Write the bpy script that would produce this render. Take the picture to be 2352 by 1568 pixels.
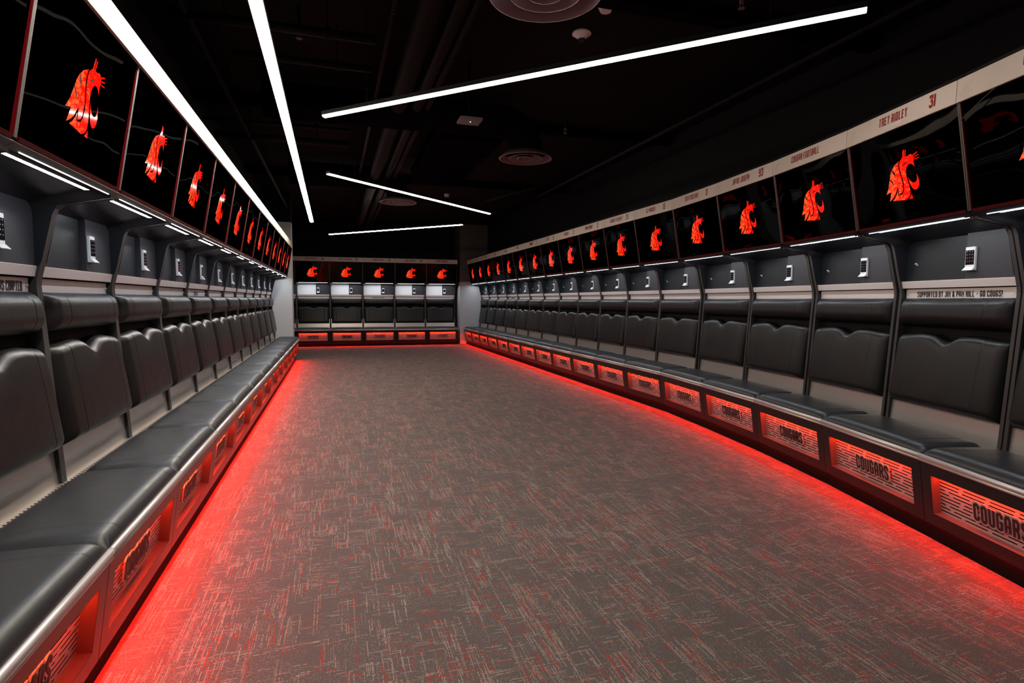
import bpy, bmesh, math, random
from mathutils import Vector, Matrix
from mathutils.geometry import tessellate_polygon
random.seed(7)
S = bpy.context.scene
for o in list(bpy.data.objects): bpy.data.objects.remove(o)
R = math.radians

# ------------------------------------------------------------ camera, world, exposure
EXPO = 0.0
L_TUBE = 34.0       # diagonal ceiling light lines
L_TUBE_LONG = 66.0  # long line beside the left row
L_STRIP = 56.0      # white strips under the canopies
L_LIP = 5.0         # strip's reflection on the canopy lip, painted as a thin glowing line
L_RED_FLOOR = 135.0   # red strips under the benches
L_RED_NICHE = 150.0  # red strips above the grilles
cam = bpy.data.cameras.new('camera'); co = bpy.data.objects.new('camera', cam); S.collection.objects.link(co)
fpx, yaw, pit, rol = 1311.3, R(17.282), R(4.127), R(0.271)
cam.sensor_width = 36.0; cam.lens = fpx * 36.0 / 2352.0; cam.clip_start = 0.02; cam.clip_end = 100
w = Vector((math.sin(yaw) * math.cos(pit), math.cos(yaw) * math.cos(pit), -math.sin(pit)))
r = Vector((math.cos(yaw), -math.sin(yaw), 0)); u = r.cross(w)
r2 = r * math.cos(rol) + u * math.sin(rol); u2 = -r * math.sin(rol) + u * math.cos(rol)
M = Matrix((r2, u2, -w)).transposed().to_4x4(); M.translation = Vector((0, 0, 1.22))
co.matrix_world = M; S.camera = co
wd = bpy.data.worlds.new('world'); S.world = wd; wd.use_nodes = True
wd.node_tree.nodes['Background'].inputs[0].default_value = (0.004, 0.004, 0.004, 1)
wd.node_tree.nodes['Background'].inputs[1].default_value = 1
S.view_settings.view_transform = 'Standard'; S.view_settings.look = 'None'
S.view_settings.exposure = EXPO; S.view_settings.gamma = 1; S.view_settings.use_curve_mapping = False
S.cycles.use_denoising = True
S.cycles.max_bounces = 6; S.cycles.diffuse_bounces = 3; S.cycles.glossy_bounces = 3
S.cycles.caustics_reflective = False; S.cycles.caustics_refractive = False
S.cycles.sample_clamp_indirect = 4.0

# ------------------------------------------------------------ materials
def nt(m): return m.node_tree.nodes, m.node_tree.links
def mat(name, col, rough=0.5, metal=0.0, spec=0.5, bump=None, coat=0.0, rvar=None, cvar=None, aniso=0.0):
    m = bpy.data.materials.new(name); m.use_nodes = True; n, l = nt(m); b = n['Principled BSDF']
    b.inputs['Base Color'].default_value = (*col, 1); b.inputs['Roughness'].default_value = rough
    b.inputs['Metallic'].default_value = metal; b.inputs['Specular IOR Level'].default_value = spec
    b.inputs['Coat Weight'].default_value = coat
    tc = n.new('ShaderNodeTexCoord')
    def noise(scale, vec=(1, 1, 1), detail=3):
        mp = n.new('ShaderNodeMapping'); mp.inputs['Scale'].default_value = vec
        l.new(tc.outputs['Object'], mp.inputs['Vector'])
        t = n.new('ShaderNodeTexNoise'); t.inputs['Scale'].default_value = scale; t.inputs['Detail'].default_value = detail
        l.new(mp.outputs[0], t.inputs['Vector']); return t
    if cvar:
        sc, vec, c2 = cvar; t = noise(sc, vec); mx = n.new('ShaderNodeMix'); mx.data_type = 'RGBA'
        mx.inputs['A'].default_value = (*col, 1); mx.inputs['B'].default_value = (*c2, 1)
        rp = n.new('ShaderNodeMapRange'); rp.inputs[1].default_value = 0.35; rp.inputs[2].default_value = 0.65
        l.new(t.outputs['Fac'], rp.inputs[0]); l.new(rp.outputs[0], mx.inputs['Factor'])
        l.new(mx.outputs['Result'], b.inputs['Base Color'])
    if rvar:
        sc, vec, lo, hi = rvar; t = noise(sc, vec); rp = n.new('ShaderNodeMapRange')
        rp.inputs[1].default_value = 0.3; rp.inputs[2].default_value = 0.7
        rp.inputs[3].default_value = lo; rp.inputs[4].default_value = hi
        l.new(t.outputs['Fac'], rp.inputs[0]); l.new(rp.outputs[0], b.inputs['Roughness'])
    if bump:
        sc, vec, st, dist = bump; t = noise(sc, vec, 4); bp = n.new('ShaderNodeBump')
        bp.inputs['Strength'].default_value = st; bp.inputs['Distance'].default_value = dist
        l.new(t.outputs['Fac'], bp.inputs['Height']); l.new(bp.outputs[0], b.inputs['Normal'])
    return m
def emis(name, col, st, oneside=False):
    m = bpy.data.materials.new(name); m.use_nodes = True; n, l = nt(m); n.remove(n['Principled BSDF'])
    e = n.new('ShaderNodeEmission'); e.inputs[0].default_value = (*col, 1); e.inputs[1].default_value = st
    out = n['Material Output']
    if oneside:
        g = n.new('ShaderNodeNewGeometry'); mx = n.new('ShaderNodeMixShader'); d = n.new('ShaderNodeBsdfDiffuse')
        d.inputs[0].default_value = (0.02, 0.02, 0.02, 1)
        l.new(g.outputs['Backfacing'], mx.inputs[0]); l.new(e.outputs[0], mx.inputs[1]); l.new(d.outputs[0], mx.inputs[2])
        l.new(mx.outputs[0], out.inputs[0])
    else: l.new(e.outputs[0], out.inputs[0])
    return m
WARM = (1.0, 0.885, 0.77); COOL = (0.86, 0.93, 1.0); RED = (1.0, 0.0045, 0.0)
leather = mat('black_leather', (0.0115, 0.0100, 0.0098), 0.36, spec=0.34, bump=(18, (1, 1, 1), 0.12, 0.008), rvar=(9, (1, 1, 1), 0.33, 0.41))
seatl = mat('black_leather_cool_lit', (0.0200, 0.0196, 0.0222), 0.38, spec=0.5, bump=(18, (1, 1, 1), 0.12, 0.008), rvar=(9, (1, 1, 1), 0.34, 0.42))  # same leather, cool canopy reflection mixed into a lighter, bluish colour
panelm = mat('black_bench_laminate', (0.012, 0.010, 0.011), 0.30, spec=0.5)
blackm = mat('matt_black_paint', (0.006, 0.006, 0.007), 0.7, spec=0.2)
toem = mat('black_rubber_base', (0.0025, 0.0025, 0.0025), 0.8, spec=0.1)
cubm = mat('charcoal_laminate', (0.030, 0.029, 0.031), 0.42, spec=0.4)
liner = mat('black_moulded_liner', (0.012, 0.013, 0.016), 0.30, spec=0.4)
doorm = mat('charcoal_door', (0.012, 0.015, 0.019), 0.38, spec=0.4)
lockm = mat('grey_lock_panel', (0.040, 0.040, 0.047), 0.42, spec=0.45)
whitedoor = mat('white_door', (0.95, 0.95, 0.96), 0.35)
steel = mat('brushed_steel', (0.68, 0.62, 0.58), 0.30, metal=0.75, bump=(1.6, (1, 1, 1), 0.10, 0.03))
gril = mat('perforated_steel', (0.60, 0.50, 0.48), 0.42, metal=0.5)
railm = mat('steel_edge_rail', (0.66, 0.60, 0.58), 0.42, metal=0.6)
fascm = mat('beige_sign_panel', (0.84, 0.74, 0.66), 0.35, cvar=(2.2, (1, 1, 1), (0.78, 0.67, 0.58)))
fascl = mat('beige_sign_emblem', (0.76, 0.66, 0.57), 0.45)
edgem = mat('brown_grey_edging', (0.060, 0.052, 0.049), 0.5, spec=0.3)
satin = mat('satin_steel', (0.90, 0.82, 0.79), 0.36, metal=0.35, bump=(1.6, (1, 1, 1), 0.10, 0.03))
dcrim = mat('dark_crimson_trim', (0.09, 0.002, 0.004), 0.35, spec=0.3)
redink = mat('crimson_ink', (0.34, 0.008, 0.010), 0.45)
whiteink = mat('white_ink', (0.95, 0.93, 0.90), 0.5)
blackink = mat('black_ink', (0.012, 0.01, 0.012), 0.5)
crim = mat('crimson_trim', (0.18, 0.002, 0.005), 0.35, spec=0.3)
postm = mat('grey_metal_post', (0.10, 0.09, 0.085), 0.4, metal=0.3)
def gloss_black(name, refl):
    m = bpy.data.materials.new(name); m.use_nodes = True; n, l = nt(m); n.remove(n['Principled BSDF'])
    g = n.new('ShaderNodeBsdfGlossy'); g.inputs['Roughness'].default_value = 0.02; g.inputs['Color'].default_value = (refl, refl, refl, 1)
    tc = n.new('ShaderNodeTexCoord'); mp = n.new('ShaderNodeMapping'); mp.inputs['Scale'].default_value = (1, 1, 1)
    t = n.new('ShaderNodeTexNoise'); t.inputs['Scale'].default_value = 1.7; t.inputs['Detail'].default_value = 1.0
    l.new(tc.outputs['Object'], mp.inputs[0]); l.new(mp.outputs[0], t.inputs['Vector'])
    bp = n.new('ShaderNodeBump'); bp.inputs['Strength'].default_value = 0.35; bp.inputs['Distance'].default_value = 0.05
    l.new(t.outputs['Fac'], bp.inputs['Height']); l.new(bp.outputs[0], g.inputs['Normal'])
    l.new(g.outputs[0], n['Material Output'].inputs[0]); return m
screenm = gloss_black('glossy_black_panel', 0.014); screenl = gloss_black('glossy_black_panel_dulled', 0.0005)  # second one: left row copy, its reflections darkened away in the colour
letterm = mat('dark_red_letter', (0.06, 0.006, 0.008), 0.5)
platem = mat('silver_letter_plate', (0.62, 0.52, 0.50), 0.38, metal=0.5)
padwhite = mat('white_keypad_body', (0.85, 0.86, 0.88), 0.3)
padblack = mat('black_keypad_face', (0.004, 0.004, 0.005), 0.12)
keym = mat('key_legend', (0.30, 0.31, 0.34), 0.4)
greypaint = mat('grey_wall_paint', (0.55, 0.56, 0.58), 0.6, spec=0.3)
ceilm = mat('black_ceiling_paint', (0.006, 0.0052, 0.0055), 0.85, spec=0.1, cvar=(1.5, (1, 1, 1), (0.010, 0.0085, 0.0085)))
ductm = mat('dark_ductwork', (0.005, 0.0035, 0.0042), 1.0, spec=0.0)
pipem = mat('dark_pipe', (0.009, 0.006, 0.0068), 0.6, spec=0.15)
diffm = mat('painted_diffuser', (0.16, 0.11, 0.12), 0.45)
detm = mat('white_detector', (0.95, 0.85, 0.85), 0.5)
tube_e = emis('warm_tube_light', WARM, L_TUBE)
tubel_e = emis('warm_tube_light_long', WARM, L_TUBE_LONG)
redfl2_e = emis('red_floor_light_left', RED, L_RED_FLOOR * 2.6, True)
strip_e = emis('cool_strip_light', COOL, L_STRIP, True)
lip_e = emis('cool_lip_reflection', COOL, L_LIP)
redfl_e = emis('red_floor_light', RED, L_RED_FLOOR, True)
rednc_e = emis('red_niche_light', (1.0, 0.03, 0.006), L_RED_NICHE, True)
green_e = emis('green_indicator', (0.2, 1.0, 0.5), 3)
# crimson emblem: hammered foil, its glow and leftward orange highlights painted as emission
logo_e = bpy.data.materials.new('crimson_emblem_glow'); logo_e.use_nodes = True
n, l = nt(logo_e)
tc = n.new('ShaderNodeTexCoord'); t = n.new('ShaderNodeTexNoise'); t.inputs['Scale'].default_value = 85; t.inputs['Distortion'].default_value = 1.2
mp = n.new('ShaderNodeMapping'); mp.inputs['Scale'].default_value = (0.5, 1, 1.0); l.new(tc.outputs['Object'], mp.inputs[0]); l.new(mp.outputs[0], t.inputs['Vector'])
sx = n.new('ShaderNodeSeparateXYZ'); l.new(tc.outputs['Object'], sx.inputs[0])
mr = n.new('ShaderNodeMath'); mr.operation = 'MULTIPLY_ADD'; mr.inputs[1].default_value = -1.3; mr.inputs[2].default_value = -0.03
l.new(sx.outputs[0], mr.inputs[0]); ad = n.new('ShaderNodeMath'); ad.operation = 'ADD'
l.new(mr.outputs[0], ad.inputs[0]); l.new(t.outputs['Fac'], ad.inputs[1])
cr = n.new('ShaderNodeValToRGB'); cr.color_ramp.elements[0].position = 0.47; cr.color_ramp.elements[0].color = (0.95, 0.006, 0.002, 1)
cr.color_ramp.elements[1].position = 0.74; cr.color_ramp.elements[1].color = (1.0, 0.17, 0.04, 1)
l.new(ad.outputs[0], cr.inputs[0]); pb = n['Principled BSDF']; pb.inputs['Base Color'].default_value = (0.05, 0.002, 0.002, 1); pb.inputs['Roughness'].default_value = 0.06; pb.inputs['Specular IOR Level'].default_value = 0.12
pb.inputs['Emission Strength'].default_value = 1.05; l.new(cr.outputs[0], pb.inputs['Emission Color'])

# carpet: dark brown grey with dashes of cream and red thread woven both ways in blocks
def carpet():
    m = bpy.data.materials.new('woven_carpet'); m.use_nodes = True; n, l = nt(m); b = n['Principled BSDF']
    b.inputs['Roughness'].default_value = 0.8; b.inputs['Specular IOR Level'].default_value = 0.25
    b.inputs['Sheen Weight'].default_value = 0.03; b.inputs['Sheen Roughness'].default_value = 0.4; b.inputs['Sheen Tint'].default_value = (0.9, 0.8, 0.75, 1)
    tc = n.new('ShaderNodeTexCoord'); sep = n.new('ShaderNodeSeparateXYZ'); l.new(tc.outputs['Object'], sep.inputs[0])
    X, Y = sep.outputs[0], sep.outputs[1]
    def ma(op, a, b_=None, c_=None):
        k = n.new('ShaderNodeMath'); k.operation = op
        for i, v in enumerate((a, b_, c_)):
            if v is None: continue
            if isinstance(v, (int, float)): k.inputs[i].default_value = v
            else: l.new(v, k.inputs[i])
        return k.outputs[0]
    def white(a, b_, c_=0.0):
        cb = n.new('ShaderNodeCombineXYZ')
        for i, v in enumerate((a, b_, c_)):
            if isinstance(v, (int, float)): cb.inputs[i].default_value = v
            else: l.new(v, cb.inputs[i])
        wn = n.new('ShaderNodeTexWhiteNoise'); wn.noise_dimensions = '3D'; l.new(cb.outputs[0], wn.inputs[0]); return wn.outputs[0]
    def noise(a, b_, sc, det=2):
        cb = n.new('ShaderNodeCombineXYZ'); l.new(a, cb.inputs[0]); l.new(b_, cb.inputs[1])
        t = n.new('ShaderNodeTexNoise'); t.inputs['Scale'].default_value = sc; t.inputs['Detail'].default_value = det
        l.new(cb.outputs[0], t.inputs['Vector']); return t.outputs['Fac']
    def threads(A, Bc, seed, pitch, seg, bw, bl, thr):
        ia = ma('FLOOR', ma('DIVIDE', A, pitch))
        off = ma('MULTIPLY', white(ia, seed, 3.1), 7.0)
        ib = ma('FLOOR', ma('ADD', ma('DIVIDE', Bc, seg), off))
        v = white(ia, ib, seed)
        ba = ma('FLOOR', ma('DIVIDE', ma('ADD', A, ma('MULTIPLY', noise(A, Bc, 1.3), 0.15)), bw))
        bb = ma('FLOOR', ma('DIVIDE', Bc, bl))
        blk = white(ba, bb, seed + 5.5)
        dens = ma('MULTIPLY', ma('POWER', blk, 1.6), thr)
        on = ma('LESS_THAN', v, dens)
        fleck = ma('GREATER_THAN', white(ma('FLOOR', ma('DIVIDE', A, 0.0025)), ma('FLOOR', ma('DIVIDE', Bc, 0.006)), seed + 1), 0.25)
        hue = white(ia, ib, seed + 9.0)
        return ma('MULTIPLY', on, fleck), hue
    a1, h1 = threads(X, Y, 1.0, 0.0030, 0.10, 0.070, 0.19, 0.50)
    a2, h2 = threads(Y, X, 2.0, 0.0036, 0.05, 0.05, 0.14, 0.26)
    a3, h3 = threads(X, Y, 4.0, 0.0040, 0.26, 0.25, 0.45, 0.05)
    a = ma('MAXIMUM', ma('MAXIMUM', a1, a2), a3)
    hue = ma('ADD', ma('MULTIPLY', h1, a1), ma('MULTIPLY', ma('SUBTRACT', 1.0, a1), h2))
    cr = n.new('ShaderNodeValToRGB'); cr.color_ramp.interpolation = 'CONSTANT'; el = cr.color_ramp.elements
    el[0].position = 0; el[0].color = (0.30, 0.245, 0.21, 1); el[1].position = 0.45; el[1].color = (0.22, 0.145, 0.125, 1)
    e3 = el.new(0.78); e3.color = (0.36, 0.035, 0.02, 1)
    l.new(hue, cr.inputs[0])
    sp = white(ma('FLOOR', ma('DIVIDE', X, 0.0026)), ma('FLOOR', ma('DIVIDE', Y, 0.0030)), 8.0)
    spk = ma('MULTIPLY', ma('GREATER_THAN', sp, 0.9), ma('GREATER_THAN', noise(X, Y, 5.0), 0.47))
    base = n.new('ShaderNodeMix'); base.data_type = 'RGBA'
    base.inputs['A'].default_value = (0.090, 0.074, 0.070, 1); base.inputs['B'].default_value = (0.132, 0.109, 0.103, 1)
    l.new(sp, base.inputs['Factor'])
    m1 = n.new('ShaderNodeMix'); m1.data_type = 'RGBA'; m1.inputs['B'].default_value = (0.22, 0.18, 0.165, 1)
    l.new(base.outputs['Result'], m1.inputs['A']); l.new(spk, m1.inputs['Factor'])
    m2 = n.new('ShaderNodeMix'); m2.data_type = 'RGBA'; l.new(m1.outputs['Result'], m2.inputs['A'])
    l.new(cr.outputs[0], m2.inputs['B']); l.new(a, m2.inputs['Factor'])
    l.new(m2.outputs['Result'], b.inputs['Base Color'])
    bp = n.new('ShaderNodeBump'); bp.inputs['Strength'].default_value = 0.5; bp.inputs['Distance'].default_value = 0.003
    l.new(sp, bp.inputs['Height']); l.new(bp.outputs[0], b.inputs['Normal'])
    return m
carpetm = carpet()

# ------------------------------------------------------------ mesh helpers
class MB:
    def __init__(s): s.v = []; s.f = []
    def quad(s, a, b, c, d):
        i = len(s.v); s.v += [a, b, c, d]; s.f.append((i, i + 1, i + 2, i + 3))
    def hexa(s, p):      # p: 8 points, bottom 4 ccw then top 4
        i = len(s.v); s.v += p
        for f in ((3, 2, 1, 0), (4, 5, 6, 7), (0, 1, 5, 4), (1, 2, 6, 5), (2, 3, 7, 6), (3, 0, 4, 7)):
            s.f.append(tuple(i + k for k in f))
    def box(s, x0, x1, y0, y1, z0, z1):
        s.hexa([(x0, y0, z0), (x1, y0, z0), (x1, y1, z0), (x0, y1, z0), (x0, y0, z1), (x1, y0, z1), (x1, y1, z1), (x0, y1, z1)])
    def slab(s, x0, x1, a, b, t, ta=None):
        """sloped slab: a=(d,z) lower edge, b=(d,z) upper edge of the front face; t = thickness into the wall"""
        L = math.hypot(b[0] - a[0], b[1] - a[1]); nx, nz = (b[1] - a[1]) / L * t, -(b[0] - a[0]) / L * t
        s.hexa([(x0, a[0], a[1]), (x1, a[0], a[1]), (x1, a[0] + nx, a[1] + nz), (x0, a[0] + nx, a[1] + nz),
                (x0, b[0], b[1]), (x1, b[0], b[1]), (x1, b[0] + nx, b[1] + nz), (x0, b[0] + nx, b[1] + nz)])
    def prism_x(s, prof, x0, x1):    # closed (d,z) profile extruded along x
        i = len(s.v); k = len(prof)
        s.v += [(x0, p[0], p[1]) for p in prof] + [(x1, p[0], p[1]) for p in prof]
        for j in range(k): s.f.append((i + j, i + (j + 1) % k, i + k + (j + 1) % k, i + k + j))
        s.f.append(tuple(i + j for j in range(k))[::-1]); s.f.append(tuple(i + k + j for j in range(k)))
    def tube(s, a, b, rad, seg=12, cap=True):
        a, b = Vector(a), Vector(b); d = (b - a).normalized()
        e = d.orthogonal().normalized(); g = d.cross(e); i = len(s.v)
        for P in (a, b):
            for k in range(seg):
                t = 2 * math.pi * k / seg; s.v.append(tuple(P + (e * math.cos(t) + g * math.sin(t)) * rad))
        for k in range(seg): s.f.append((i + k, i + (k + 1) % seg, i + seg + (k + 1) % seg, i + seg + k))
        if cap: s.f.append(tuple(i + k for k in range(seg))[::-1]); s.f.append(tuple(i + seg + k for k in range(seg)))
    def lathe(s, prof, c=(0, 0, 0), seg=40):     # prof: (radius, z) rings
        i = len(s.v)
        for (rr, z) in prof:
            for k in range(seg):
                t = 2 * math.pi * k / seg; s.v.append((c[0] + rr * math.cos(t), c[1] + rr * math.sin(t), c[2] + z))
        for j in range(len(prof) - 1):
            for k in range(seg):
                s.f.append((i + j * seg + k, i + j * seg + (k + 1) % seg, i + (j + 1) * seg + (k + 1) % seg, i + (j + 1) * seg + k))
    def mesh(s, name, m, smooth=False, fix=True, bevel=0):
        me = bpy.data.meshes.new(name); me.from_pydata([tuple(v) for v in s.v], [], s.f); me.update()
        bm = bmesh.new(); bm.from_mesh(me)
        if smooth: bmesh.ops.remove_doubles(bm, verts=bm.verts, dist=1e-6)
        if bevel:
            bmesh.ops.remove_doubles(bm, verts=bm.verts, dist=1e-6)
            bmesh.ops.bevel(bm, geom=[e for e in bm.edges if len(e.link_faces) == 2 and e.calc_face_angle(0) > 0.6], offset=bevel, segments=2, affect='EDGES')
        if fix: bmesh.ops.recalc_face_normals(bm, faces=bm.faces)
        if smooth:
            for f in bm.faces: f.smooth = True
        bm.to_mesh(me); bm.free(); me.materials.append(m); return me

def link(name, me, parent=None):
    o = bpy.data.objects.new(name, me); S.collection.objects.link(o)
    if parent: o.parent = parent
    return o
def empty(name, loc=(0, 0, 0), rz=0):
    o = bpy.data.objects.new(name, None); S.collection.objects.link(o); o.location = loc; o.rotation_euler = (0, 0, rz)
    o.empty_display_size = 0.1; return o
def tag(o, label=None, cat=None, group=None, kind=None):
    if label: o['label'] = label
    if cat: o['category'] = cat
    if group: o['group'] = group
    if kind: o['kind'] = kind
    return o
def struct(name, mb, m, parent=None):
    o = link(name, mb.mesh(name, m), parent)
    if not parent: tag(o, kind='structure')
    return o

# ------------------------------------------------------------ blocky stroke lettering
c = 0.55
GL = {
 'A': [[(0, 0), (0, 6 - 1.2), (c, 6), (2 - c, 6), (2, 6 - 1.2), (2, 0)], [(0, 2.3), (2, 2.3)]],
 'B': [[(0, 0), (0, 6), (2 - c, 6), (2, 6 - c), (2, 3.6), (1.6, 3.1), (2, 2.6), (2, c), (2 - c, 0), (0, 0)], [(0, 3.1), (1.6, 3.1)]],
 'C': [[(2, 4.4), (2, 6 - c), (2 - c, 6), (c, 6), (0, 6 - c), (0, c), (c, 0), (2 - c, 0), (2, c), (2, 1.6)]],
 'D': [[(0, 0), (0, 6), (2 - c, 6), (2, 6 - c), (2, c), (2 - c, 0), (0, 0)]],
 'E': [[(2, 6), (0, 6), (0, 0), (2, 0)], [(0, 3.1), (1.6, 3.1)]],
 'F': [[(2, 6), (0, 6), (0, -.5)], [(0, 3.1), (1.6, 3.1)]],
 'G': [[(2, 4.4), (2, 6 - c), (2 - c, 6), (c, 6), (0, 6 - c), (0, c), (c, 0), (2 - c, 0), (2, c), (2, 2.8), (1, 2.8)]],
 'H': [[(0, -.5), (0, 6.5)], [(2, -.5), (2, 6.5)], [(0, 3.1), (2, 3.1)]],
 'I': [[(0, -.5), (0, 6.5)]],
 'J': [[(1.7, 6.5), (1.7, c), (1.7 - c, 0), (c, 0), (0, c), (0, 1.4)]],
 'K': [[(0, -.5), (0, 6.5)], [(2, 6.5), (.3, 3.1), (2, -.5)]],
 'L': [[(0, 6.5), (0, 0), (1.9, 0)]],
 'M': [[(0, -.5), (0, 6.2), (1.4, 2.4), (2.8, 6.2), (2.8, -.5)]],
 'N': [[(0, -.5), (0, 6.2), (2, -.2), (2, 6.5)]],
 'O': [[(c, 0), (2 - c, 0), (2, c), (2, 6 - c), (2 - c, 6), (c, 6), (0, 6 - c), (0, c), (c, 0)]],
 'P': [[(0, -.5), (0, 6), (2 - c, 6), (2, 6 - c), (2, 3.1), (2 - c, 2.6), (0, 2.6)]],
 'Q': [[(c, 0), (2 - c, 0), (2, c), (2, 6 - c), (2 - c, 6), (c, 6), (0, 6 - c), (0, c), (c, 0)], [(1.2, 1.4), (2.3, -.6)]],
 'R': [[(0, -.5), (0, 6), (2 - c, 6), (2, 6 - c), (2, 3.5), (2 - c, 2.9), (0, 2.9)], [(1.1, 2.9), (2, 1.6), (2, -.5)]],
 'S': [[(2, 4.5), (2, 6 - c), (2 - c, 6), (c, 6), (0, 6 - c), (0, 4.2), (2, 2.2), (2, c), (2 - c, 0), (c, 0), (0, c), (0, 1.5)]],
 'T': [[(-.1, 6), (2.1, 6)], [(1, 6), (1, -.5)]],
 'U': [[(0, 6.5), (0, c), (c, 0), (2 - c, 0), (2, c), (2, 6.5)]],
 'V': [[(0, 6.5), (1, -.1), (2, 6.5)]],
 'W': [[(0, 6.5), (.7, 0), (1.4, 4), (2.1, 0), (2.8, 6.5)]],
 'X': [[(0, 6.5), (2, -.5)], [(2, 6.5), (0, -.5)]],
 'Y': [[(0, 6.5), (1, 3), (2, 6.5)], [(1, 3), (1, -.5)]],
 'Z': [[(0, 6), (2, 6), (0, 0), (2, 0)]],
 '0': [[(c, 0), (2 - c, 0), (2, c), (2, 6 - c), (2 - c, 6), (c, 6), (0, 6 - c), (0, c), (c, 0)]],
 '1': [[(0, -.5), (0, 6.5)]],
 '2': [[(0, 4.6), (0, 6 - c), (c, 6), (2 - c, 6), (2, 6 - c), (2, 3.6), (0, 0), (2.2, 0)]],
 '3': [[(0, 4.8), (0, 6), (2, 6), (2, 5), (1, 3.3), (2, 2.6), (2, c), (2 - c, 0), (c, 0), (0, c), (0, 1.4)]],
 '4': [[(1.6, -.5), (1.6, 6.3), (0, 1.7), (2.3, 1.7)]],
 '5': [[(2, 6), (0, 6), (0, 3.4), (2 - c, 3.4), (2, 2.9), (2, c), (2 - c, 0), (c, 0), (0, c), (0, 1.2)]],
 '6': [[(2, 4.8), (2, 6 - c), (2 - c, 6), (c, 6), (0, 6 - c), (0, c), (c, 0), (2 - c, 0), (2, c), (2, 2.8), (0, 2.8)]],
 '7': [[(0, 6), (2, 6), (.6, -.5)]],
 '8': [[(c, 0), (2 - c, 0), (2, c), (2, 6 - c), (2 - c, 6), (c, 6), (0, 6 - c), (0, c), (c, 0)], [(0, 3.1), (2, 3.1)]],
 '9': [[(0, 1.3), (0, c), (c, 0), (2 - c, 0), (2, c), (2, 6 - c), (2 - c, 6), (c, 6), (0, 6 - c), (0, 3), (2, 3)]],
 '-': [[(0, 3), (1.4, 3)]], ',': [[(0, .4), (0, -1.2)]], '!': [[(0, 6.5), (0, 1.8)], [(0, .5), (0, -.5)]],
 '&': [[(2.4, -.5), (.3, 4.4), (.3, 5.4), (.8, 6), (1.5, 6), (1.9, 5.4), (1.9, 4.5), (0, 2), (0, .6), (.6, 0), (1.6, 0), (2.4, 2.4)]],
}
def ribbon(pl, w_):
    """offset a polyline to a ribbon with mitred corners; returns quads in 2D"""
    closed = pl[0] == pl[-1] and len(pl) > 2
    P = [Vector(p) for p in (pl[:-1] if closed else pl)]; N = len(P); out = []
    L, Rr = [], []
    for i in range(N):
        a = P[(i - 1) % N] if (closed or i > 0) else None
        b = P[(i + 1) % N] if (closed or i < N - 1) else None
        d1 = (P[i] - a).normalized() if a is not None else None
        d2 = (b - P[i]).normalized() if b is not None else None
        if d1 is None: d1 = d2
        if d2 is None: d2 = d1
        n1, n2 = Vector((-d1.y, d1.x)), Vector((-d2.y, d2.x)); m_ = n1 + n2
        if m_.length < 1e-4: m_ = n1
        m_.normalize(); k = w_ / 2 / max(0.5, m_.dot(n1))
        L.append(P[i] + m_ * k); Rr.append(P[i] - m_ * k)
    for i in range(N if closed else N - 1):
        j = (i + 1) % N; out.append((Rr[i], Rr[j], L[j], L[i]))
    return out
def text_quads(txt, h, wf=1.0, sw=1.0, track=1.9):
    """lettering centred on x, baseline 0; h = cap height; wf = width factor"""
    sc = h / 7.0; x = 0; q = []
    for ch in txt:
        if ch == ' ': x += 1.9; continue
        g = GL[ch]; mx = max(p[0] for st in g for p in st)
        for st in g:
            for qd in ribbon(st, sw): q.append([(p.x + x, p.y + 0.5) for p in qd])
        x += mx + track
    W_ = x - track
    return [[((p[0] - W_ / 2) * sc * wf, p[1] * sc) for p in qd] for qd in q], W_ * sc * wf

class Plane:      # a sloped sign plane: origin (x,d,z) and up direction in the d-z plane
    def __init__(s, o, up, off):
        s.o = Vector(o); s.up = Vector((0, up[0], up[1])).normalized(); s.n = Vector((1, 0, 0)).cross(s.up)
        if s.n.y > 0: s.n = -s.n
        s.off = off
    def p(s, a, b, k=0): return tuple(s.o + Vector((a, 0, 0)) + s.up * b + s.n * (s.off + k))
def text_mesh(items, pl, m, name='lettering', thick=0.0):
    mb = MB()
    for (txt, h, wf, sw, cx, by) in items:
        qs, _ = text_quads(txt, h, wf, sw)
        for qd in qs:
            i = len(mb.v)
            if thick:
                mb.v += [pl.p(a + cx, b + by) for a, b in qd] + [pl.p(a + cx, b + by, thick) for a, b in qd]
                for f in ((4, 5, 6, 7), (0, 1, 5, 4), (1, 2, 6, 5), (2, 3, 7, 6), (3, 0, 4, 7)): mb.f.append(tuple(i + k for k in f))
            else:
                mb.v += [pl.p(a + cx, b + by) for a, b in qd]; mb.f.append((i, i + 1, i + 2, i + 3))
    return mb.mesh(name, m, fix=False)

# ------------------------------------------------------------ the walls of numbers: geometry of one locker
W = 0.8384; HW = W / 2; IN = HW - 0.022
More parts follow.
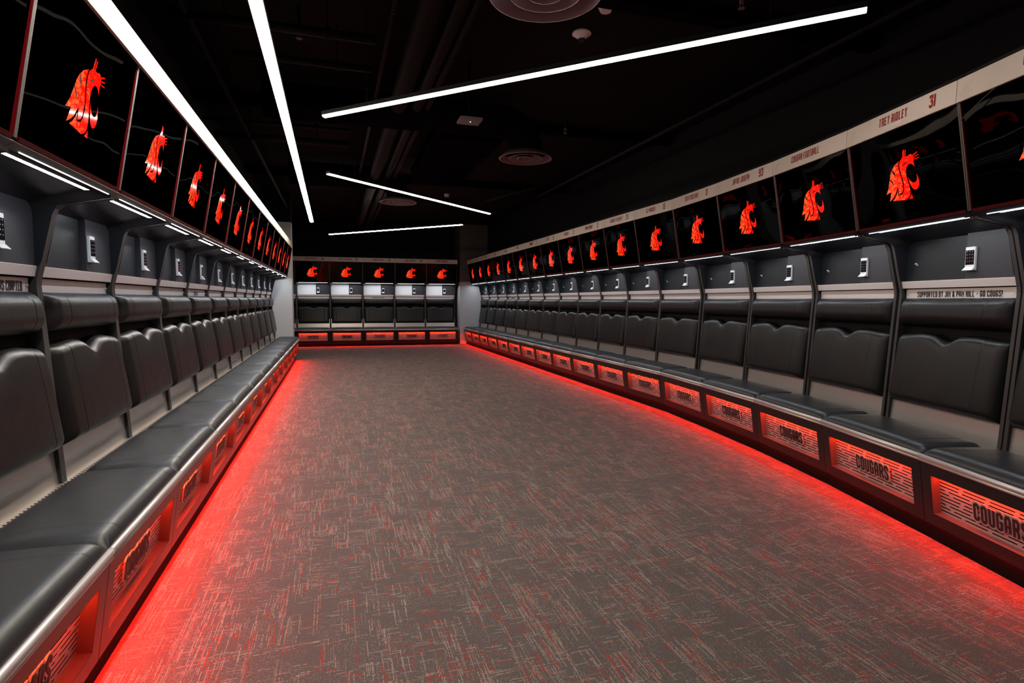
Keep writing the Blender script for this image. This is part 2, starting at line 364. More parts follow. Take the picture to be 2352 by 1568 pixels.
# emblem outlines measured in metres on the screen
EMB = [
 [(0.0237,0.1344),(0.0321,0.1323),(0.0237,0.0929),(0.0145,0.0923)],
 [(0.0383,0.1307),(0.0456,0.1288),(0.0373,0.0924),(0.0291,0.093)],
 [(0.0897,0.0901),(0.1224,0.1003),(0.1261,0.0963),(0.0942,0.0832)],
 [(0.096,0.0786),(0.1293,0.0841),(0.1307,0.0794),(0.099,0.0741)],
 [(0.0979,0.0667),(0.1326,0.0681),(0.134,0.0634),(0.0993,0.0619)],
 [(-0.0041,0.0798),(0.0147,0.0937),(0.0308,0.0945),(0.0531,0.0927),(0.0667,0.0963),(0.0768,0.0966),(0.0895,0.0885),(0.0973,0.0723),(0.0926,0.0556),(0.0923,0.0391),(0.0942,0.0229),(0.0845,0.0362),(0.0718,0.0444),(0.0572,0.0464),(0.0453,0.0416),(0.0363,0.0324),(0.0288,0.013),(0.028,-0.0122),(0.0344,-0.0417),(0.0405,-0.0683),(0.0451,-0.0945),(0.0448,-0.1142),(0.0372,-0.1297),(0.0204,-0.1404),(0.0031,-0.146),(-0.0369,-0.1413),(-0.094,-0.1352),(-0.0756,-0.1216),(-0.0583,-0.1013),(-0.0496,-0.084),(-0.0476,-0.109),(-0.0403,-0.1126),(-0.0162,-0.1089),(-0.0019,-0.0914),(0.0045,-0.0556),(-0.0023,-0.02),(-0.0132,0.0222),(-0.0151,0.0539),(-0.0117,0.0731)],
 [(-0.0137,0.0801),(-0.0181,0.0774),(-0.0239,0.0531),(-0.0221,0.027),(-0.0123,-0.0094),(-0.0048,-0.048),(-0.0073,-0.0818),(-0.0145,-0.0977),(-0.0373,-0.1065),(-0.0422,-0.1071),(-0.0427,-0.0781),(-0.0467,-0.0657),(-0.0543,-0.0759),(-0.0704,-0.102),(-0.0915,-0.1203),(-0.1185,-0.1349),(-0.1004,-0.082),(-0.1411,-0.09),(-0.1183,-0.058),(-0.1031,-0.0153),(-0.0999,-0.0086),(-0.0906,0.0187),(-0.0755,0.0416),(-0.052,0.0624)],
 [(0.0392,-0.023),(0.048,-0.0388),(0.0624,-0.0544),(0.0744,-0.0604),(0.0892,-0.0597),(0.0994,-0.0521),(0.1039,-0.0337),(0.1036,-0.0166),(0.1106,-0.0324),(0.1151,-0.0553),(0.1141,-0.0771),(0.104,-0.0945),(0.0902,-0.1016),(0.0759,-0.0994),(0.0627,-0.0894),(0.0525,-0.0706),(0.0445,-0.0494)],
 [(0.0526,-0.1192),(0.0586,-0.1462),(0.029,-0.1459),(0.0429,-0.1336)]]
EMK = [
 [(-0.0791,0.0366),(-0.0738,0.0395),(-0.0539,0.021),(-0.051,-0.0056),(-0.062,0.0126)],
 [(-0.1029,-0.0116),(-0.0989,-0.0074),(-0.0764,-0.0265),(-0.0752,-0.0516),(-0.084,-0.0309)],
 [(0.0052,0.0403),(0.0137,0.053),(0.0312,0.0602),(0.0522,0.057),(0.0301,0.0534),(0.0158,0.0469)]]
def poly_mesh(polys, pl, m, name, sc=1.0, cx=0, cy=0):
    mb = MB()
    for P in polys:
        tri = tessellate_polygon([[Vector((p[0], p[1], 0)) for p in P]]); i = len(mb.v)
        mb.v += [pl.p(p[0] * sc + cx, p[1] * sc + cy) for p in P]
        for t_ in tri:
            a, b, c_ = (Vector(P[k]) for k in t_)
            cw = (b - a).cross(c_ - a) < 0
            mb.f.append(tuple(i + k for k in (t_[::-1] if cw else t_)))
    return mb.mesh(name, m, fix=False)

def cushion(wid, a, b, thick, notch=0.0, name='cushion', m=leather, seams=(-0.245, 0.245), redge=0.045, wrap=0.02, sag=0.0, front=None):
    """padded cushion on the slope from a=(d,z) low/front to b=(d,z) top/back; bulges out along the normal"""
    A, B_ = Vector(a), Vector(b); up = (B_ - A); H_ = up.length; up.normalize(); nn = Vector((-up.y, up.x))   # towards aisle/up
    us = set()
    for k in range(13): us.add(round(-wid / 2 + wid * k / 12, 5))
    for k in range(9):
        e_ = redge * (k / 8) ** 1.6; us.add(round(-wid / 2 + e_, 5)); us.add(round(wid / 2 - e_, 5))
    for s_ in seams:
        for dd in (-0.012, -0.006, -0.003, 0, 0.003, 0.006, 0.012): us.add(round(s_ + dd, 5))
    if notch:
        for k in range(-8, 9): us.add(round(k * 0.014, 5))
    us = sorted(us); vs = sorted(set([round((k / 8) ** 1.6 * redge / H_, 4) for k in range(9)] + [round(1 - (k / 8) ** 1.6 * redge / H_, 4) for k in range(9)] + [k / 10 for k in range(11)]))
    f = lambda e_: math.sqrt(max(0.0, 1 - (1 - min(1.0, e_ / redge)) ** 2))
    mb = MB(); nu = len(us)
    for v in vs:
        for x_ in us:
            top = H_
            if notch:
                q = abs(x_) / 0.11
                top -= notch * (0.5 + 0.5 * math.cos(math.pi * min(1, q))) if q < 1 else 0
                top += 0.012 * math.exp(-((abs(x_) - 0.17) / 0.09) ** 2) - 0.012 * min(1, (abs(x_) / (wid / 2)) ** 6)
            s_ = v * top; eu = wid / 2 - abs(x_); ev = min(s_, top - s_)
            h_ = f(eu) * f(ev)
            pk = 1 - 0.16 * (abs(x_) / (wid / 2)) ** 4 - 0.05 * ((v - .5) * 2) ** 2
            t_ = thick * h_ * pk
            for sm in seams: t_ -= 0.0022 * math.exp(-((x_ - sm) / 0.0030) ** 2) * (1 if h_ > .3 else h_)
            if sag: t_ -= sag * math.exp(-(((v - .45) / .3) ** 2)) * (math.cos(x_ * 3.5) ** 2) * h_
            if front and v < front[0]:
                pass
            Q = A + up * s_ + nn * (t_ - wrap * (1 - h_) * 0)
            mb.v.append((x_, Q.x, Q.y))
    for j in range(len(vs) - 1):
        for k in range(nu - 1):
            i = j * nu + k; mb.f.append((i, i + 1, i + 1 + nu, i + nu))
    # close the back
    base = len(mb.v); ring = [k for k in range(nu)] + [j * nu + nu - 1 for j in range(1, len(vs))] + [(len(vs) - 1) * nu + k for k in range(nu - 2, -1, -1)] + [j * nu for j in range(len(vs) - 2, 0, -1)]
    for k in ring:
        x_, y_, z_ = mb.v[k]; mb.v.append((x_, y_ - nn.x * 0.02, z_ - nn.y * 0.02))
    n_ = len(ring)
    for k in range(n_): mb.f.append((ring[k], ring[(k + 1) % n_], base + (k + 1) % n_, base + k))
    mb.f.append(tuple(range(base, base + n_)))
    return mb.mesh(name, m, smooth=True)

PARTS = {}      # name -> list of (mesh, [(child name, mesh), ...])
def part(name, me, subs=()): PARTS.setdefault(name, []).append((me, list(subs)))

# bench front: sloped frame round an opening, with the niche lining behind it
PB, PT = (-0.012, 0.088), (-0.058, 0.412)
pf = Plane((0, PB[0], PB[1]), (PT[0] - PB[0], PT[1] - PB[1]), 0)
PL = math.hypot(PT[0] - PB[0], PT[1] - PB[1]); ND = 0.046
n0, n1, nw = 0.062, 0.262, 0.355
mb = MB()
def pslab(x0, x1, s0, s1, k0, k1):
    mb.hexa([pf.p(x0, s0, k0), pf.p(x1, s0, k0), pf.p(x1, s0, k1), pf.p(x0, s0, k1), pf.p(x0, s1, k0), pf.p(x1, s1, k0), pf.p(x1, s1, k1), pf.p(x0, s1, k1)])
g = 0.002
pslab(-HW + g, HW - g, 0, n0, 0, -0.012); pslab(-HW + g, HW - g, n1, PL, 0, -0.012)
pslab(-HW + g, -nw, n0, n1, 0, -0.012); pslab(nw, HW - g, n0, n1, 0, -0.012)
part('bench_front', mb.mesh('bench_front', panelm))
mb = MB()
q0, q1, qw = n0 + .0012, n1 - .0012, nw - .0012
mb.quad(pf.p(-qw, q0, -.0004), pf.p(qw, q0, -.0004), pf.p(qw, q0, -ND), pf.p(-qw, q0, -ND)); mb.quad(pf.p(-qw, q1, -.0004), pf.p(-qw, q1, -ND), pf.p(qw, q1, -ND), pf.p(qw, q1, -.0004))
mb.quad(pf.p(-qw, q0, -.0004), pf.p(-qw, q0, -ND), pf.p(-qw, q1, -ND), pf.p(-qw, q1, -.0004)); mb.quad(pf.p(qw, q0, -.0004), pf.p(qw, q1, -.0004), pf.p(qw, q1, -ND), pf.p(qw, q0, -ND))
nichem = mat('niche_lining', (0.11, 0.085, 0.085), 0.4)
part('niche_lining', mb.mesh('niche_lining', nichem, fix=False))
mb = MB(); mb.box(-HW, HW, 0.014, 0.03, 0.0, 0.10); part('toe_kick', mb.mesh('toe_kick', toem))
mb = MB(); mb.quad((-HW + .008, 0.0120, 0.0872), (HW - .008, 0.0120, 0.0872), (HW - .008, 0.0060, 0.0916), (-HW + .008, 0.0060, 0.0916))
redstrip = mb.mesh('floor_light_strip', redfl_e, fix=False); redstrip2 = mb.mesh('floor_light_strip', redfl2_e, fix=False)
mb = MB(); mb.quad(pf.p(-nw + .01, n1 - .003, -.026), pf.p(-nw + .01, n1 - .003, -.036), pf.p(nw - .01, n1 - .003, -.036), pf.p(nw - .01, n1 - .003, -.026))
part('niche_light_strip', mb.mesh('niche_light_strip', rednc_e, fix=False))
# perforated grille: bars between staggered slots
mb = MB(); rows = 11; sh = 0.0066; pitch = (n1 - n0) / rows
def gbox(x0, x1, s0, s1): pslab(x0, x1, s0, s1, -ND + .002, -ND + .0035)
for i in range(rows):
    s0 = n0 + i * pitch; gbox(-nw, nw, s0, s0 + pitch - sh)
    off = (i % 4) * 0.045 + (0.02 if i % 2 else 0); x_ = -nw
    ln = 0.125; gap = 0.022; xs = -nw - off
    cur = -nw
    while xs < nw:
        a_, b_ = max(-nw, xs), min(nw, xs + ln)
        if b_ > a_:
            if a_ > cur: gbox(cur, a_, s0 + pitch - sh, s0 + pitch)
            cur = b_
        xs += ln + gap
    if cur < nw: gbox(cur, nw, s0 + pitch - sh, s0 + pitch)
gme = mb.mesh('grille', gril)
mb = MB(); mb.quad(pf.p(-nw, n0, -ND - .012), pf.p(nw, n0, -ND - .012), pf.p(nw, n1, -ND - .012), pf.p(-nw, n1, -ND - .012))
part('grille', gme, [('backing_sheet', mb.mesh('backing_sheet', blackm, fix=False))])
# the word plate standing proud of the grille
LP = Plane(pf.p(0, 0), (PT[0] - PB[0], PT[1] - PB[1]), -ND + .012)
lh = 0.082; lb = (n0 + n1) / 2 - lh / 2 - .006
plate = text_mesh([('COUGARS', lh, 0.88, 2.55, 0, lb)], LP, platem, 'word_plate', thick=0.006)
LP2 = Plane(pf.p(0, 0), (PT[0] - PB[0], PT[1] - PB[1]), -ND + .0195)
part('word_plate', plate, [('lettering', text_mesh([('COUGARS', lh, 0.88, 1.15, 0, lb)], LP2, letterm))])
# steel edge rail: two rounded beads
mb = MB()
def rail_prof(cd, cz, rd, rz, k=10): return [(cd + rd * math.cos(2 * math.pi * i / k), cz + rz * math.sin(2 * math.pi * i / k)) for i in range(k)]
mb.prism_x(rail_prof(-0.060, 0.433, 0.013, 0.012), -HW + .001, HW - .001); mb.prism_x(rail_prof(-0.060, 0.415, 0.009, 0.008), -HW + .001, HW - .001)
me = mb.mesh('edge_rail', railm)
for f in me.polygons: f.use_smooth = len(f.vertices) == 4
part('edge_rail', me)
# seat cushion: lies over the bench box
part('seat_cushion', cushion(W - .002, (-0.056, 0.436), (0.325, 0.436), 0.056, name='seat_cushion', m=seatl, seams=(-0.30, 0.30), redge=0.055))
mb = MB(); mb.box(-HW, HW, -0.045, 0.40, 0.40, 0.428)
part('bench_deck', mb.mesh('bench_deck', blackm))
mb = MB(); mb.box(-HW + .0005, HW - .0005, 0.315, 0.392, 0.428, 0.4345)
vs = MB()
for k in range(30):
    x_ = -0.40 + k * 0.0276
    vs.hexa([(x_, 0.330, .4345), (x_ + .010, 0.330, .4345), (x_ + .022, 0.372, .4345), (x_ + .012, 0.372, .4345), (x_, 0.330, .4350), (x_ + .010, 0.330, .4350), (x_ + .022, 0.372, .4350), (x_ + .012, 0.372, .4350)])
part('vent_strip', mb.mesh('vent_strip', steel), [('vent_slots', vs.mesh('vent_slots', blackm))])
mb = MB(); mb.slab(-IN, IN, (0.392, 0.4345), (0.418, 0.70), 0.006); part('steel_back', mb.mesh('steel_back', steel))
part('backrest', cushion(0.776, (0.395, 0.585), (0.458, 1.022), 0.068, notch=0.034, name='backrest', seams=(-0.262, 0.262), redge=0.05))
part('headrest', cushion(0.776, (0.448, 1.075), (0.462, 1.245), 0.075, name='headrest', seams=(-0.262, 0.262), redge=0.06))
# side plates (half of each divider)
SP = [(0.381, .43), (0.435, 1.27), (0.432, 1.30), (0.368, 1.565), (0.358, 1.590), (0.338, 1.606), (0.155, 1.642), (0.150, 1.69), (0.52, 1.69), (0.52, .43)]
for s_ in (-1, 1):
    mb = MB(); a_, b_ = sorted((s_ * HW - s_ * .0005, s_ * (HW - .0215))); mb.prism_x(SP, a_, b_); cp = MB()
    for p_, q_ in zip(SP[:6], SP[1:7]): cp.slab(a_, b_, p_, q_, -.003)
    part('side_panel', mb.mesh('side_panel', cubm), [('front_edging', cp.mesh('front_edging', edgem))])
# donor plate + shelf rail
mb = MB(); mb.slab(-0.388, 0.388, (0.458, 1.235), (0.456, 1.302), 0.003)
scs = []
for s_ in (-1, 1): sc_ = MB(); sc_.tube((s_ * .372, .456, 1.272), (s_ * .372, .450, 1.272), 0.005, 8); scs.append(('screw', sc_.mesh('screw', railm)))
part('donor_plate', mb.mesh('donor_plate', satin), scs)
mb = MB(); mb.slab(-IN, IN, (0.436, 1.308), (0.427, 1.350), 0.012); mb.box(-IN, IN, 0.429, 0.475, 1.349, 1.3525)
part('shelf_rail', mb.mesh('shelf_rail', satin))
mb = MB(); mb.box(-IN, IN, 0.475, 0.50, 0.70, 1.35); part('seat_wall', mb.mesh('seat_wall', blackm))
# cubby: door (left), lock panel (right, standing proud)
mb = MB(); mb.box(-IN, 0.062, 0.457, 0.470, 1.353, 1.625)
kb = MB(); kb.tube((-0.315, .457, 1.463), (-0.315, .447, 1.463), .005, 10)
kb2 = MB(); kb2.tube((-0.306, .457, 1.454), (-0.306, .450, 1.454), .0035, 8)
door_me = mb.mesh('cubby_door', doorm); doorw_me = mb.mesh('cubby_door', whitedoor); knob_me = kb.mesh('knob', padwhite); knob2_me = kb2.mesh('lock_pin', padwhite)
mb = MB(); mb.box(0.078, IN, 0.433, 0.478, 1.353, 1.625); part('lock_panel', mb.mesh('lock_panel', lockm, bevel=0.002))
# keypad
mb = MB(); kx0, kx1, kz0, kz1 = 0.087, 0.150, 1.405, 1.530
mb.box(kx0, kx1, 0.419, 0.433, kz0 + .012, kz1)
mb.hexa([(kx0 - .003, .401, kz0 - .006), (kx1 + .003, .401, kz0 - .006), (kx1, .433, kz0 - .006), (kx0, .433, kz0 - .006), (kx0, .419, kz0 + .014), (kx1, .419, kz0 + .014), (kx1, .433, kz0 + .014), (kx0, .433, kz0 + .014)])
kb_me = mb.mesh('keypad', padwhite, bevel=0.0015)
mb = MB(); mb.box(kx0 + .0045, kx1 - .0045, .4175, .420, kz0 + .026, kz1 - .018); face_me = mb.mesh('key_face', padblack)
mb = MB()
for i in range(3):
    for j in range(4): cx_, cz_ = kx0 + .0155 + i * .0160, kz0 + .045 + j * .0185; mb.box(cx_ - .0018, cx_ + .0018, .4168, .4176, cz_ - .0025, cz_ + .0025)
part('keypad', kb_me, [('key_face', face_me), ('keys', mb.mesh('keys', keym))])
# canopy liner: coved shell lofted from front to back
mb = MB(); ds = [0.157, 0.165, 0.20, 0.25, 0.31, 0.345, 0.366, 0.38, 0.395, 0.41, 0.42, 0.43, 0.482]; rings = []
for d in ds:
    zt = 1.682 + (1.606 - 1.682) * (d - .157) / (.445 - .157)
    if d < .36: zl = 1.643 + (1.604 - 1.643) * (d - .157) / (.34 - .157)
    else: zl = max(1.352, 1.585 - (d - .361) * 4.4)
    rr = 0.055; hw = IN - .001; pts = [(-hw, zl), (-hw, max(zl, zt - rr))]
    for k in range(1, 8):
        t_ = math.pi / 2 * k / 8; pts.append((-hw + rr * (1 - math.cos(t_)), max(zl, zt - rr * (1 - math.sin(t_)))))
    pts.append((-hw + rr, zt)); pts.append((0, zt)); pts += [(-p[0], p[1]) for p in reversed(pts[:-1])]
    rings.append([(p[0], d, p[1]) for p in pts])
k_ = len(rings[0])
for rg in rings: mb.v += rg
for j in range(len(rings) - 1):
    for i in range(k_ - 1): a_ = j * k_ + i; mb.f.append((a_, a_ + k_, a_ + k_ + 1, a_ + 1))
me = mb.mesh('canopy_liner', liner, fix=False)
for f in me.polygons: f.use_smooth = True
part('canopy_liner', me)
mb = MB(); mb.slab(-HW + .001, HW - .001, (0.157, 1.650), (0.129, 1.666), 0.02); mb.box(-HW + .001, HW - .001, .15, .50, 1.6845, 1.69)
part('canopy_lip', mb.mesh('canopy_lip', panelm))
def uz(d): return 1.682 + (1.606 - 1.682) * (d - .157) / (.445 - .157)
mb = MB(); a_, b_ = (-0.345, 0.335)
mb.box(a_ - .006, b_ + .006, 0.200, 0.236, uz(.218) - .005, uz(.218) + .003)
hous = mb.mesh('light_housing', postm)
mb = MB(); mb.quad((a_, .209, uz(.218) - .0056), (a_, .227, uz(.218) - .0056), (b_, .227, uz(.218) - .0056), (b_, .209, uz(.218) - .0056))
part('canopy_light', hous, [('light_lens', mb.mesh('light_lens', strip_e, fix=False))])
mb = MB(); mb.slab(a_ + .0, b_ + .03, (0.1535, 1.6520), (0.1508, 1.6535), -0.0016)
part('lip_reflection', mb.mesh('lip_reflection', lip_e))  # glowing sliver added for the strip's reflection in the lip
mb = MB(); mb.slab(-HW + .016, HW - .016, (0.129, 1.669), (0.122, 1.684), 0.012); part('trim_bar', mb.mesh('trim_bar', dcrim, bevel=0.002))
# screen with the emblem, its glow painted in
SB, ST = (0.136, 1.690), (0.042, 2.203)
SL = math.hypot(ST[0] - SB[0], ST[1] - SB[1])
mb = MB(); mb.slab(-HW + .0105, HW - .0105, SB, ST, 0.012)
sp_ = Plane((0, (SB[0] + ST[0]) / 2, (SB[1] + ST[1]) / 2), (ST[0] - SB[0], ST[1] - SB[1]), 0.0015)
sp2 = Plane((0, (SB[0] + ST[0]) / 2, (SB[1] + ST[1]) / 2), (ST[0] - SB[0], ST[1] - SB[1]), 0.0022)
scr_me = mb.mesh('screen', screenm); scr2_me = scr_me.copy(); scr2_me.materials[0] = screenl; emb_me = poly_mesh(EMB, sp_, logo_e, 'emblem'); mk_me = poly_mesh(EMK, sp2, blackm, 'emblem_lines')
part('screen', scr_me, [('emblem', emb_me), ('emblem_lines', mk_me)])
for s_ in (-1, 1):
    mb = MB(); xa_, xb_ = sorted((s_ * (HW - .0005), s_ * (HW - .0085)))
    mb.slab(xa_, xb_, (SB[0] - .009, SB[1] - .012), (ST[0] - .006, ST[1]), 0.02)
    et = MB(); xa_, xb_ = sorted((s_ * (HW - .0087), s_ * (HW - .0102))); et.slab(xa_, xb_, (SB[0] - .008, SB[1] - .012), (ST[0] - .005, ST[1]), 0.018)
    part('screen_post', mb.mesh('screen_post', postm), [('edge_trim', et.mesh('edge_trim', crim))])
# name panel
NB, NT = (0.022, 2.200), (0.026, 2.312); NX = 0.0
mb = MB(); mb.slab(-HW + .0015 + NX, HW - .0015 + NX, NB, NT, 0.012)
name_me = mb.mesh('name_panel', fascm)
npn = Plane((NX, NB[0], NB[1]), (NT[0] - NB[0], NT[1] - NB[1]), 0.0012)
mark_me = poly_mesh(EMB[4:], npn, fascl, 'faint_emblem', 0.32, -0.355, 0.056)
# carcass
mb = MB(); mb.box(-HW + .001, HW - .001, 0.500, 0.52, 0.0, 2.30); mb.box(-HW + .001, HW - .001, 0.048, 0.52, 2.29, 2.312); mb.slab(-HW + .001, HW - .001, (0.052, 2.29), (0.060, 2.345), 0.01)
part('carcass', mb.mesh('carcass', blackm))

def locker(start, end, label, group, sign=None, number=None, sub=None, donor=None, white=False):
    """start = left foot corner as seen from the aisle, end = right foot corner"""
    a_, b_ = Vector(start), Vector(end); v_ = b_ - a_; m_ = (a_ + b_) / 2
    root = empty('locker', (m_.x, m_.y, 0), math.atan2(v_.y, v_.x)); root.scale = (v_.length / W, 1, 1)
    tag(root, label, 'locker', group)
    for nm, lst in PARTS.items():
        for me, subs in lst:
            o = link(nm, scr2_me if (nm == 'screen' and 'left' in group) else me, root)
            extra = []
            for sn, sm in subs:
                if nm == 'donor_plate' and sn == 'screw': pass
                c_ = link(sn, sm, o)
                if sn == 'vent_slots': pass
            if nm == 'donor_plate' and donor:
                dpn = Plane((0, .458, 1.235), (-.002, .067), 0.0012)
                link('lettering', text_mesh([donor], dpn, blackink), o)
    d = link('cubby_door', doorw_me if white else door_me, root); link('knob', knob_me, d); link('lock_pin', knob2_me, d)
    if white: tag(d, 'white cubby door')
    link('floor_light_strip', redstrip2 if 'left' in group else redstrip, root)
    np_ = link('name_panel', name_me, root); link('faint_emblem', mark_me, np_)
    items = []
    if sign: items.append((sign, 0.048, 0.84, 1.2, -0.015, 0.040))
    if number: link('number', text_mesh([(number, 0.064, 0.88, 1.3, 0.27, 0.030)], npn, redink, 'number'), np_)
    if items: link('lettering', text_mesh(items, npn, redink), np_)
    if sub: tag(link('lettering', text_mesh([(sub, 0.013, 0.95, 1.3, -0.015, 0.021)], npn, whiteink), np_), 'small white lettering')
    return root

# ------------------------------------------------------------ room shell
XL = -0.7375; Y0 = 2.8592
mb = MB(); mb.box(-3.2, 4.6, -3.2, 16.8, -0.05, 0.0); struct('floor', mb, carpetm)
mb = MB(); mb.box(-3.2, 4.6, -3.2, 16.8, 3.30, 3.40); struct('ceiling', mb, ceilm)
mb = MB(); mb.box(-1.45, -1.30, -3.2, 12.10, 0, 3.30); struct('wall_left', mb, blackm)
mb = MB(); mb.box(4.12, 4.25, -3.2, 16.8, 0, 3.30); struct('wall_right', mb, blackm)
mb = MB(); mb.box(-3.2, 4.6, 16.25, 16.4, 0, 3.30); struct('wall_back', mb, blackm)
mb = MB(); mb.box(-3.2, 4.6, -3.2, -3.0, 0, 3.30); struct('wall_front', mb, blackm)
mb = MB(); mb.box(-1.45, -0.787, 12.105, 12.45, 0, 2.725); o = struct('wall_left', mb, greypaint)
mb = MB(); mb.box(-1.45, -0.787, 12.105, 12.45, 2.726, 3.30); struct('trim_1', mb, blackm)
mb = MB(); mb.box(-3.2, -1.30, 12.105, 12.25, 0, 3.30); struct('wall_left', mb, blackm)
mb = MB(); mb.box(-3.2, -3.0, 12.25, 16.4, 0, 3.30); struct('wall_left', mb, greypaint)
mb = MB(); mb.box(3.333, 4.13, 15.59, 16.26, 0, 1.72); struct('wall_right', mb, greypaint)
mb = MB(); mb.box(3.333, 4.13, 15.59, 16.26, 1.7205, 3.30); struct('trim_2', mb, mat('dark_brown_wall', (0.10, 0.085, 0.08), 0.6))  # upper end wall, darker and browner than the part below

# ------------------------------------------------------------ lockers
ORD = ['first', 'second', 'third', 'fourth', 'fifth', 'sixth', 'seventh', 'eighth', 'ninth', 'tenth', 'eleventh', 'twelfth', 'thirteenth', 'fourteenth', 'fifteenth', 'sixteenth', 'seventeenth']
gl = 'lockers in the left row'
for k in range(13):
    j = k - 2; ya, yb = Y0 + (j) * W, Y0 + (j + 1) * W
    if k == 0: lb_ = 'left row locker nearest the camera, only its bench showing at the lower left corner'
    elif k == 1: lb_ = 'left row locker cut by the left frame edge, black lettering on its steel plate'
    elif k == 12: lb_ = 'last locker of the left row, against the grey column'
    else: lb_ = ORD[k] + ' locker from the camera in the left row, under the white sign strip'
    dn = None
    if k == 1: dn = ('LAS VEGAS CHAPTER', 0.040, 0.78, 1.2, 0.20, 0.013)
    if k == 5: dn = ('SPEED UNITED', 0.034, 0.75, 1.15, 0.0, 0.015)
    locker((XL, ya - 0), (XL, yb), lb_, gl, donor=dn, sign=['', '', '', '', '', '', '', '', '', '', '', '', ''][k] or None)

st = [(2.71, 1.312), (2.927, 2.124), (3.125, 2.939), (3.275, 3.751), (3.386, 4.603), (3.470, 5.455)]
hd = R(0.16)
for k in range(12): st.append((st[-1][0] + W * math.sin(hd) * 1.003, st[-1][1] + W * 1.003 * math.cos(hd)))
SG = [('CAS', None, None), ('TREY RIDLEY', '31', 'OVERLAND PARK, KANSAS'), ('COUGAR FOOTBALL', None, 'PULLMAN, WASHINGTON'), ('JAVON JOSEPH', '93', 'SACRAMENTO, CALIFORNIA'),
      ('TONY FREEMAN', '0', 'RANCHO SANTIAGO, CALIF'), ('DJ WARNER', '15', 'AURORA, MAINE'), ('MARQUEZ KIMBERLY', '25', 'LEHI, TEXAS'), ('ISAIAH TORRES', '12', 'DENVER, COLO'),
      ('AJ HASSON', '22', 'MESA, ARIZ'), ('J ZOTTAN', '26', 'TACOMA, WASH'), ('ADRIAN DE', '3', 'HOUSTON'), ('K HOWELL', '2', 'DALLAS'), ('COUGARS', None, 'PULLMAN'),
      ('D ROSEN', '7', 'TEMPE'), ('J MOOR', '1', 'BOISE'), ('C TURN', '2', 'RENO'), ('LANE', None, None)]
gr = 'lockers in the right row'
for k in range(17):
    s_, nu_, su = SG[k]
    if k == 0: lb_ = 'right row locker cut off by the right frame edge, under a sign starting CAS'
    elif k == 1: lb_ = 'right row locker under the number 31 sign, donor lettering on its steel plate'
    elif k == 2: lb_ = 'right row locker under the COUGAR FOOTBALL sign, black seat and glossy emblem panel'
    elif k == 16: lb_ = 'last locker of the right row, against the grey end wall'
    elif k in (3, 4, 5, 6): lb_ = 'right row locker under the number %s sign, %s locker from the camera' % (nu_, ORD[k])
    else: lb_ = ORD[k] + ' locker from the camera in the right row, over a red lit grille'
    dn = ('SUPPORTED BY JIM & PAM HILL - GO COUGS!', 0.034, 0.93, 1.25, 0.0, 0.017) if k == 1 else (('SUPPORTED BY THE FANS', 0.03, 0.75, 1.15, 0, 0.018) if k == 13 else None)
    ro = locker(st[k + 1], st[k], lb_, gr, s_, nu_, su, dn)
    if k == 0:
        for ch in ro.children_recursive:
            if ch.name.startswith('lettering') and ch.parent.name.startswith('name_panel'): ch.location.x = -0.02
XB, YB, SLp = -0.9485, 15.544, -0.0267
BG = [(None, None, None), ('JAYLIN CALDWELL', '84', 'MESA, ARIZ'), ('CALEB MONTGOMERY', '84', 'SEATTLE, WASH'), ('JACKSON MCCOY', '25', 'BOISE, IDAHO'), ('JOSH MEREDITH', '87', 'SPOKANE, WASH'), ('COUGAR FOOTBALL', None, 'PULLMAN, WASH')]
BL = ['back wall locker half hidden behind the grey column, leftmost of the back row', 'leftmost fully visible locker on the back wall, white cubby door',
      'second fully visible locker from the left on the back wall, white cubby door', 'middle locker of the five on the back wall, donor lettering on its plate',
      'second locker from the right on the back wall, number 87 sign', 'rightmost locker on the back wall, beside the grey end wall']
for k in range(6):
    xa, xb = XB + (k - 1) * W, XB + k * W
    s_, nu_, su = BG[k]
    locker((xa, YB + SLp * xa), (xb, YB + SLp * xb), BL[k], 'lockers on the back wall', s_, nu_, su,
           ('SUPPORTED BY THE MAY FAMILY', 0.03, 0.75, 1.1, 0, 0.018) if k == 3 else None, white=True)

# ------------------------------------------------------------ ceiling light lines
def light_line(a_, b_, z, label, wd=0.05, hang=3.3):
    a_, b_ = Vector((a_[0], a_[1], 0)), Vector((b_[0], b_[1], 0)); v_ = b_ - a_; L = v_.length
    root = empty('linear_light', (a_.x, a_.y, z), math.atan2(v_.y, v_.x)); tag(root, label, 'light', 'suspended light lines')
    mb = MB(); mb.box(0, L, -wd / 2 - .004, wd / 2 + .004, 0.012, 0.040); link('housing', mb.mesh('housing', blackm), root)
    mb = MB(); N = 8; prof = [(wd / 2 * math.cos(math.pi * i / N), 0.012 - 0.014 * math.sin(math.pi * i / N)) for i in range(N + 1)]
    i0 = 0
    mb.v += [(0.002, p[0], p[1]) for p in prof] + [(L - .002, p[0], p[1]) for p in prof]
    for i in range(N): mb.f.append((i, i + 1, N + 2 + i, N + 1 + i))
    mb.f.append(tuple(range(N + 1))); mb.f.append(tuple(range(N + 1, 2 * N + 2))[::-1])
    link('diffuser', mb.mesh('diffuser', tubel_e if L > 5 else tube_e), root)
    for t_ in (0.12, 0.88):
        mb = MB(); mb.tube((L * t_, 0, .040), (L * t_, 0, hang - z), .0025, 6); link('suspension_wire', mb.mesh('suspension_wire', blackm), root)
light_line((-0.31, -1.2), (-0.362, 10.99), 2.60, 'long white light line running beside the left row', wd=0.062)
light_line((-0.048, 4.70), (2.46, 2.21), 2.605, 'big diagonal light line nearest the camera, crossing towards upper right')
light_line((-0.043, 6.78), (2.42, 9.03), 2.602, 'middle diagonal light line, sloping down to the right')
light_line((-0.07, 12.98), (2.29, 10.49), 2.602, 'farthest short light line, above the back wall lockers')

